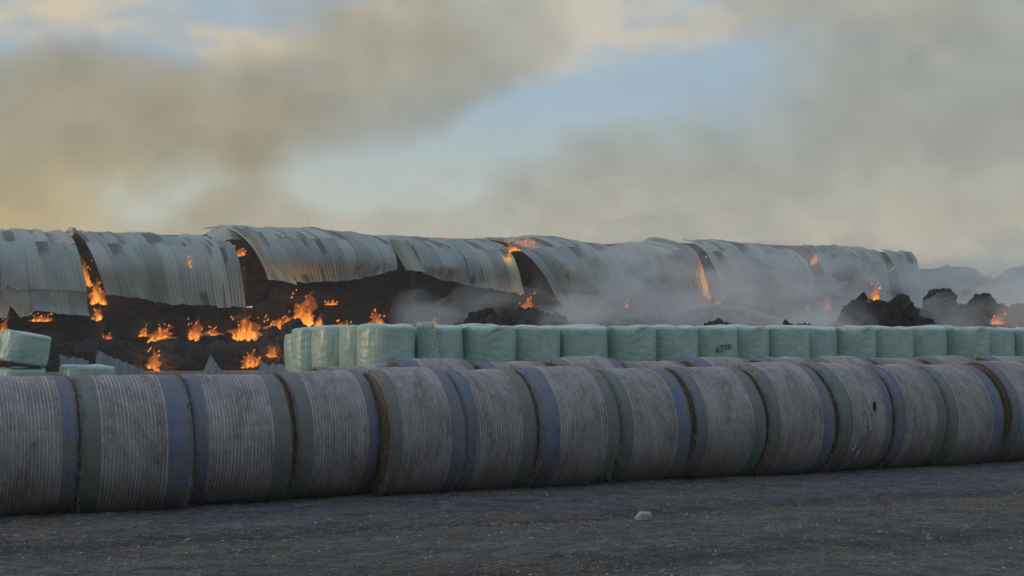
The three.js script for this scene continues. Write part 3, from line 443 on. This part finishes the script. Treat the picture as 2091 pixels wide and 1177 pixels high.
// the left-hand remains of the row
wrapped('lone wrapped bale at ground level under the tilted bale', -12.95, 0, -37.4, 0.4, 1, null, [1.12, 1.06, 1.12]);
{ const b = wrapped('tilted wrapped bale leaning on top of another, beside the black straw', -12.92, 1.33, -37.4, 0.3, 2, null, [1.1, 0.72, 1.1]); b.rotation.z = -0.16; }
wrapped('lower wrapped bale at the edge of the black straw beyond the tilted bale', -14.28, 0, -37.4, 1.4, 0, null, [1.1, 1.05, 1.1]);
wrapped('upper wrapped bale standing next to the tilted one', -14.32, 1.2, -37.4, 1.4, 2, null, [1.1, 0.76, 1.1]);
wrapped('single low wrapped bale behind the fallen metal sheets', -11.3, 0, -37.8, 2.2, 0, null, [1.2, 1.12, 1.2]);
{ // handwriting: marker strokes lying on the film
  const strokes = [[[0.1, 1], [0.02, 0.6], [0.0, 0.25], [0.05, 0.02], [0.14, 0.1], [0.15, 0.35], [0.06, 0.45], [0.01, 0.3]], [[0.22, 0.95], [0.31, 0.98], [0.33, 0.78], [0.26, 0.6], [0.35, 0.45], [0.35, 0.15], [0.26, 0.05], [0.2, 0.15]], [[0.41, 0.95], [0.46, 0.98], [0.46, 0.84], [0.41, 0.84], [0.41, 0.95]], [[0.57, 0.35], [0.57, 0.95], [0.69, 0.98]], [[0.57, 0.68], [0.66, 0.7]], [[0.7, 0.95], [0.82, 0.98], [0.76, 0.3]], [[0.88, 0.9], [0.84, 0.55], [0.9, 0.32], [0.99, 0.55], [0.98, 0.9], [0.88, 0.97]]];
  const inv = -writingBale.rotation.y, base = 8 * DEG, ink = new THREE.MeshStandardMaterial({ color: new THREE.Color().setRGB(0.012, 0.014, 0.016), roughness: 0.6 }), geos = [];
  for (const st of strokes) {
    const pts = st.map(([u, v]) => { const ang = -base + (u - 0.5) * 0.62 + 0.42, R = WR * 1.075; const x = Math.sin(ang) * R, z = Math.cos(ang) * R, y = 0.60 + (v - 0.5) * 0.16 + u * 0.03; return new THREE.Vector3(x * Math.cos(inv) + z * Math.sin(inv), y, -x * Math.sin(inv) + z * Math.cos(inv)); });
    geos.push(new THREE.TubeGeometry(new THREE.CatmullRomCurve3(pts, false, 'catmullrom', 0.3), 24, 0.0085, 6));
  }
  part('handwriting', mergeGeometries(geos), ink, writingBale.children[0]);
}
{ // film flap
  const inv = -flapBale.rotation.y, g = grid(14, 16, (u, v) => { const a = -0.75 + u * 0.62 + 0.3 * v * u, R = WR * 1.06 + 0.05 * Math.sin(v * 5 + u * 4) * 0.6 + 0.03, y = v < 0.18 ? WH + 0.09 * Math.sin(v / 0.18 * 1.57 + 0.2) : WH + 0.08 - (v - 0.18) * 1.15, rr = v < 0.18 ? R * (0.72 + v * 1.55) : R, x = Math.sin(a) * rr, z = Math.cos(a) * rr; return [x * Math.cos(inv) + z * Math.sin(inv), y, -x * Math.sin(inv) + z * Math.cos(inv)]; });
  part('film_flap', g, filmMats[0], flapBale.children[0]);
}

// ---------------------------------------------------------------- net-wrapped round straw bales
const BR = 0.84, BL = 1.2;
const netTex = (kind, seed) => {
  const r = rng(seed), sp = new Float32Array(1024 * 1024); for (let i = 0; i < sp.length; i++) sp[i] = r();
  return texture(1024, 1024, (u, v, x, y) => {
    const fib = tiled(u, v, 90, 300, seed) * 0.5 + tiled(u, v, 240, 500, seed + 1) * 0.5, big = tiled(u, v, 5, 14, seed + 2), mid = tiled(u, v, 18, 60, seed + 3), s = sp[y * 1024 + x];
    let c = mix3([0.24, 0.215, 0.205], [0.14, 0.12, 0.108], clamp(0.5 + 0.9 * fib)); c = mix3(c, [0.335, 0.32, 0.31], clamp(0.35 + 0.5 * big + 0.3 * mid));
    const t = u * 30 % 1, line = Math.exp(-(((t - 0.5) / 0.17) ** 2)), wear = clamp(0.55 + 0.6 * tiled(u, v, 26, 16, seed + 5) + 0.5 * tiled(u, v, 60, 120, seed + 6));
    const twine = kind === 'blue' ? [0.085, 0.135, 0.255] : kind === 'green' ? [0.10, 0.165, 0.15] : [0.57, 0.57, 0.58];
    const hold = kind === 'net' ? line * wear * 0.7 : clamp(0.44 + 0.22 * line + 0.4 * mid + 0.45 * big - 0.5 * fib);
    c = mix3(c, twine, hold); const k = 0.86 + 0.28 * s + (s > 0.965 ? 0.5 : 0) - (s < 0.04 ? 0.4 : 0); return c.map((q) => q * k);
  });
};
const netMats = {}, netBump = texture(512, 512, (u, v) => grey(0.5 + 0.25 * tiled(u, v, 120, 200, 5) + 0.2 * tiled(u, v, 40, 60, 8)), false);
for (const [k, s] of [['net', 41], ['blue', 51], ['green', 61]]) netMats[k] = new THREE.MeshStandardMaterial({ map: netTex(k, s), bumpMap: netBump, bumpScale: 0.014, roughness: 0.85 });
const strawMap = texture(512, 512, (u, v) => { const n = tiled(u, v, 40, 160, 4) * 0.5 + tiled(u, v, 160, 60, 6) * 0.5, k = 1 + 0.7 * n; return [0.20 * k, 0.145 * k, 0.095 * k]; });
const strawMat = new THREE.MeshStandardMaterial({ map: strawMap, bumpMap: netBump, bumpScale: 0.05, roughness: 1 });
const strandMat = new THREE.MeshStandardMaterial({ color: new THREE.Color().setRGB(0.26, 0.2, 0.13), roughness: 0.95, side: THREE.DoubleSide });
function balePoint(t, phi, k, ridge) {     // t: -0.5 .. 0.5 along the axis (x); phi from the top
  const e = clamp((Math.abs(t) - 0.42) / 0.08), c = Math.cos(phi), s = Math.sin(phi);
  let r = BR * (1 + 0.034 * noise(c * 1.1 + k * 9, s * 1.1, t * 1.7) + 0.008 * noise(c * 4 + k, s * 4, t * 5)) - 0.055 * e * e + 0.01 * Math.cos(t * Math.PI);
  if (ridge) { const q = (t + 0.5) * 30 % 1; r += ridge * 0.0085 * (0.5 - 0.5 * Math.cos(q * 2 * Math.PI)) * (0.7 + 0.5 * noise(c * 2 + k, s * 2, Math.floor((t + 0.5) * 30))); }
  let y = r * c; if (y < -0.92 * BR) y = -0.92 * BR + (y + 0.92 * BR) * 0.12; return [t * BL, y + BR * 0.928, r * s * 1.01];
}
const baleSets = [0, 1, 2, 3].map((k) => {
  const band = [-0.5 + [0.15, 0.2, 0.17, 0.22][k], 0.5 - [0.2, 0.16, 0.23, 0.18][k]], R = 110, RIM = [0.492, 0.474, 0.494, 0.484][k];
  const side = (t0, t1, n, ridge) => grid(n, R, (u, v) => balePoint(lerp(t0, t1, u), v * 2 * Math.PI, k, ridge), (u, v) => [lerp(t0, t1, u) + 0.5, v + k * 0.27]);
  const end = (sg) => grid(72, 12, (u, v, ui, vi) => { const edge = vi < 3 ? RIM + (0.5 - RIM) * vi / 3 : 0.5; v = vi < 3 ? 0 : (vi - 3) / 9; const p = balePoint(sg * edge, u * 2 * Math.PI, k, 0), q = 1 - v; return [p[0] + sg * (0.035 * Math.sqrt(v) + 0.03 * fbm(p[2] * q * 6, p[1] * q * 6 + k, sg) * smooth(0, 0.2, v)), lerp(BR * 0.93, p[1], q), p[2] * q]; }, (u, v) => [u * 3, v]);
  const r = rng(k + 71), pos = [], idx = [];
  for (let i = 0; i < 900; i++) {
    const sg = i % 2 ? 1 : -1, phi = r() * 2 * Math.PI, a = balePoint(sg * (0.455 + 0.045 * r()), phi, k, 0), L = 0.05 + 0.13 * r(), d = [sg * (r() - 0.35) * 0.5, (r() - 0.6) * 0.9 + Math.cos(phi) * 0.25, (r() - 0.5) * 0.9 + Math.sin(phi) * 0.3], w = 0.004;
    if (a[1] < 0.06) continue; const n = pos.length / 3, b = [a[0] + d[0] * L, Math.max(0.01, a[1] + d[1] * L), a[2] + d[2] * L]; pos.push(a[0] - w, a[1], a[2], a[0] + w, a[1], a[2] + w, ...b); idx.push(n, n + 1, n + 2);
  }
  const fr = new THREE.BufferGeometry(); fr.setAttribute('position', new THREE.Float32BufferAttribute(pos, 3)); fr.setIndex(idx); fr.computeVertexNormals();
  return { green: side(-RIM, band[0], 22, 0.35), net: side(band[0], band[1], 110, 1), blue: side(band[1], RIM, 22, 0.35), ends: [end(-1), end(1)], fringe: fr };
});
function roundBale(label, group, k, greenFirst) {
  const b = thing('round_bale', label, 'straw bale', group), S = baleSets[k % 4], body = new THREE.Group();
  part('net_wrap', S.net, netMats.net, b); part('green_net_band', S.green, netMats.green, b); part('blue_net_band', S.blue, netMats.blue, b);
  const ends = S.ends.map((e) => part('straw_end', e, strawMat, b)); part('loose_straw', S.fringe, strandMat, ends[0]).userData.kind = 'stuff';
  b.userData.flip = greenFirst ? 0 : Math.PI; return b;
}
const YAW = Math.atan2(RD[1], RD[0]);
function setBale(b, s, q, dy, sc, dyaw) { const [x, f] = rowPoint(s, q); b.position.set(x, groundHeight(x, f) - 0.012 + dy, -f); b.rotation.y = YAW + b.userData.flip + dyaw; b.scale.set(...sc); delete b.userData.flip; }
const EDGES = [-2.0, -0.76, 0.48, 1.81, 3.1, 4.29, 5.38, 6.53, 7.78, 9.05, 10.3, 11.54, 12.69, 13.76, 15.06, 16.3, 17.5];
const GREEN_FIRST = [1, 1, 1, 0, 1, 1, 0, 0, 1, 0, 1, 1, 0, 1, 0, 1];
{
  const r = rng(91);
  for (let i = 0; i < EDGES.length - 1; i++) {
    const special = i === 3 ? 'round straw bale in net wrap with loose twine hanging from its side' : i === 4 ? 'round straw bale set back, its bare straw end showing above the loose-twine bale' : i === 11 ? 'round straw bale with a small dark tear and frayed net' : null;
    const ord = ['first', 'second', 'third', 'fourth', 'fifth', 'sixth'], where = i < 3 ? `${ord[2 - i]} before the loose-twine bale` : i < 11 ? `${ord[i - 5]} after the set-back bale` : `${ord[i - 12]} beyond the torn bale`;
    const b = roundBale(special ?? `front-row net-wrapped straw bale, ${where}`, 'front row of straw bales along the track', i * 3 + (i >> 2), GREEN_FIRST[i]);
    const w = EDGES[i + 1] - EDGES[i], sz = 1 + (r() - 0.5) * 0.06 + (i === 3 ? 0.0 : i === 4 ? 0.03 : 0);
    setBale(b, (EDGES[i] + EDGES[i + 1]) / 2, (r() - 0.5) * 0.16 + (i === 4 ? 0.12 : 0), 0, [w / BL * 0.998, sz, sz], (r() - 0.5) * 0.06);
    if (i === 3) {
      const twine = new THREE.MeshStandardMaterial({ color: new THREE.Color().setRGB(0.34, 0.31, 0.27), roughness: 0.9 });
      for (let k = 0; k < 7; k++) { const t = -0.25 + 0.5 * r(), ph = 1.95 + 0.1 * r(), n = k === 0 ? 8 : 4, pts = []; for (let j = 0; j <= n; j++) { const p = balePoint(t + 0.03 * noise(j * 0.8, k), ph + j * (k === 0 ? 0.09 : 0.04), i * 3, 0); pts.push(new THREE.Vector3(-p[0], p[1] + 0.01, (p[2] + 0.015))); } part('loose_twine', new THREE.TubeGeometry(new THREE.CatmullRomCurve3(pts), 16, 0.005, 5), twine, b.children[0]).rotation.y = GREEN_FIRST[i] ? 0 : Math.PI; }
    }
    if (i === 11) {
      const net = new THREE.MeshStandardMaterial({ color: new THREE.Color().setRGB(0.55, 0.55, 0.56), roughness: 0.8 }), shape = (t, ph, dt, dp, rad, seed) => { const pts = []; for (let j = 0; j <= 5; j++) { const p = balePoint(t + dt * j / 5 + 0.012 * noise(j * 1.3, seed), ph + dp * j / 5, 33, 0); pts.push(new THREE.Vector3(p[0], p[1], p[2]).multiplyScalar(1.0).add(new THREE.Vector3(0, 0, 0.02))); } return new THREE.TubeGeometry(new THREE.CatmullRomCurve3(pts), 14, rad, 5); };
      for (let k = 0; k < 7; k++) part('frayed_net', shape(-0.02 + 0.1 * (r() - 0.5) - 0.12 * (k > 4), 1.0 + 0.14 * k + (k > 4 ? 0.25 : 0), 0.05 * (r() - 0.3), 0.16, 0.008 + 0.006 * r(), k), net, b.children[0]);
      part('tear', lumps([[balePoint(0.13, 1.36, 33, 0)[0], balePoint(0.13, 1.36, 33, 0)[1], balePoint(0.13, 1.36, 33, 0)[2] - 0.005, 0.025, 0.06, 0.03]], 4, 0.1, 4), new THREE.MeshStandardMaterial({ color: new THREE.Color().setRGB(0.035, 0.024, 0.02), roughness: 1 }), b.children[0]);
    }
  }
  // second row
  const lift = [0.02, 0.09, 0.05, 0.08, 0.03, 0.07, 0.08, 0.06, 0.04, 0.06, 0.06, 0.07, 0.05];
  for (let i = 0; i < 13; i++) {
    const g = [1, 0, 0, 1, 1, 0, 0, 1, 0, 1, 1, 0, 1][i], b = roundBale(`second-row straw bale showing only its top, ${['first', 'second', 'third', 'fourth', 'fifth', 'sixth', 'seventh', 'eighth', 'ninth', 'tenth', 'eleventh', 'twelfth', 'thirteenth'][i]} from the end nearest the fallen sheets`, 'second row of straw bales', i + 1, g);
    const sz = 1.0 + lift[i] * 0.75; setBale(b, 4.75 + i * 1.27 + (r() - 0.5) * 0.12, 1.78 + (r() - 0.5) * 0.12, 0, [0.97, sz, sz * 0.99], (r() - 0.5) * 0.08);
  }
}

// ---------------------------------------------------------------- stone on the track
{
  const g = new THREE.IcosahedronGeometry(1, 8), p = g.attributes.position;
  for (let i = 0; i < p.count; i++) { let x = p.getX(i), y = p.getY(i), z = p.getZ(i); const q = 1 / Math.pow(Math.abs(x) ** 3.2 + Math.abs(y) ** 3.2 + Math.abs(z) ** 3.2, 1 / 3.2), n = q * (1 + 0.08 * noise(x * 2, y * 2, z * 2)); x *= n; y *= n; z *= n; const k = smooth(-0.3, -1.0, x); y = y * (1 - 0.5 * k) - 0.32 * k; p.setXYZ(i, x * 0.098, Math.max(-0.045, y * 0.056), z * 0.08); }
  g.computeVertexNormals();
  const m = single('stone', g, new THREE.MeshStandardMaterial({ color: new THREE.Color().setRGB(0.27, 0.28, 0.30), roughness: 0.9 }), 'single pale rounded stone lying on the dark track', 'stone'); m.position.set(1.5, groundHeight(1.5, 16.25) + 0.043, -16.25); m.rotation.y = 0.1;
}
// ---------------------------------------------------------------- unseen bushes added behind the viewpoint to keep low sky off the bales
{
  const r = rng(17), list = []; for (let x = -75; x <= 75; x += 5) list.push([x + r() * 2, 3.2 + r(), 15 + r() * 2.5, 4.2, 5.4 + 2 * r(), 2.6]);
  const h = thing('added_hedgerow', 'added dark bushes out of view, blocking low sky from the bales', 'light_blocker');
  part('added_foliage', lumps(list, 9, 0.9, 9), new THREE.MeshStandardMaterial({ color: new THREE.Color().setRGB(0.045, 0.055, 0.03), roughness: 1 }), h);
}
shade(scene);
scene.traverse((o) => { if (/flame|smoke|spray/.test(o.name)) o.castShadow = false; });
renderer.render(scene, camera);
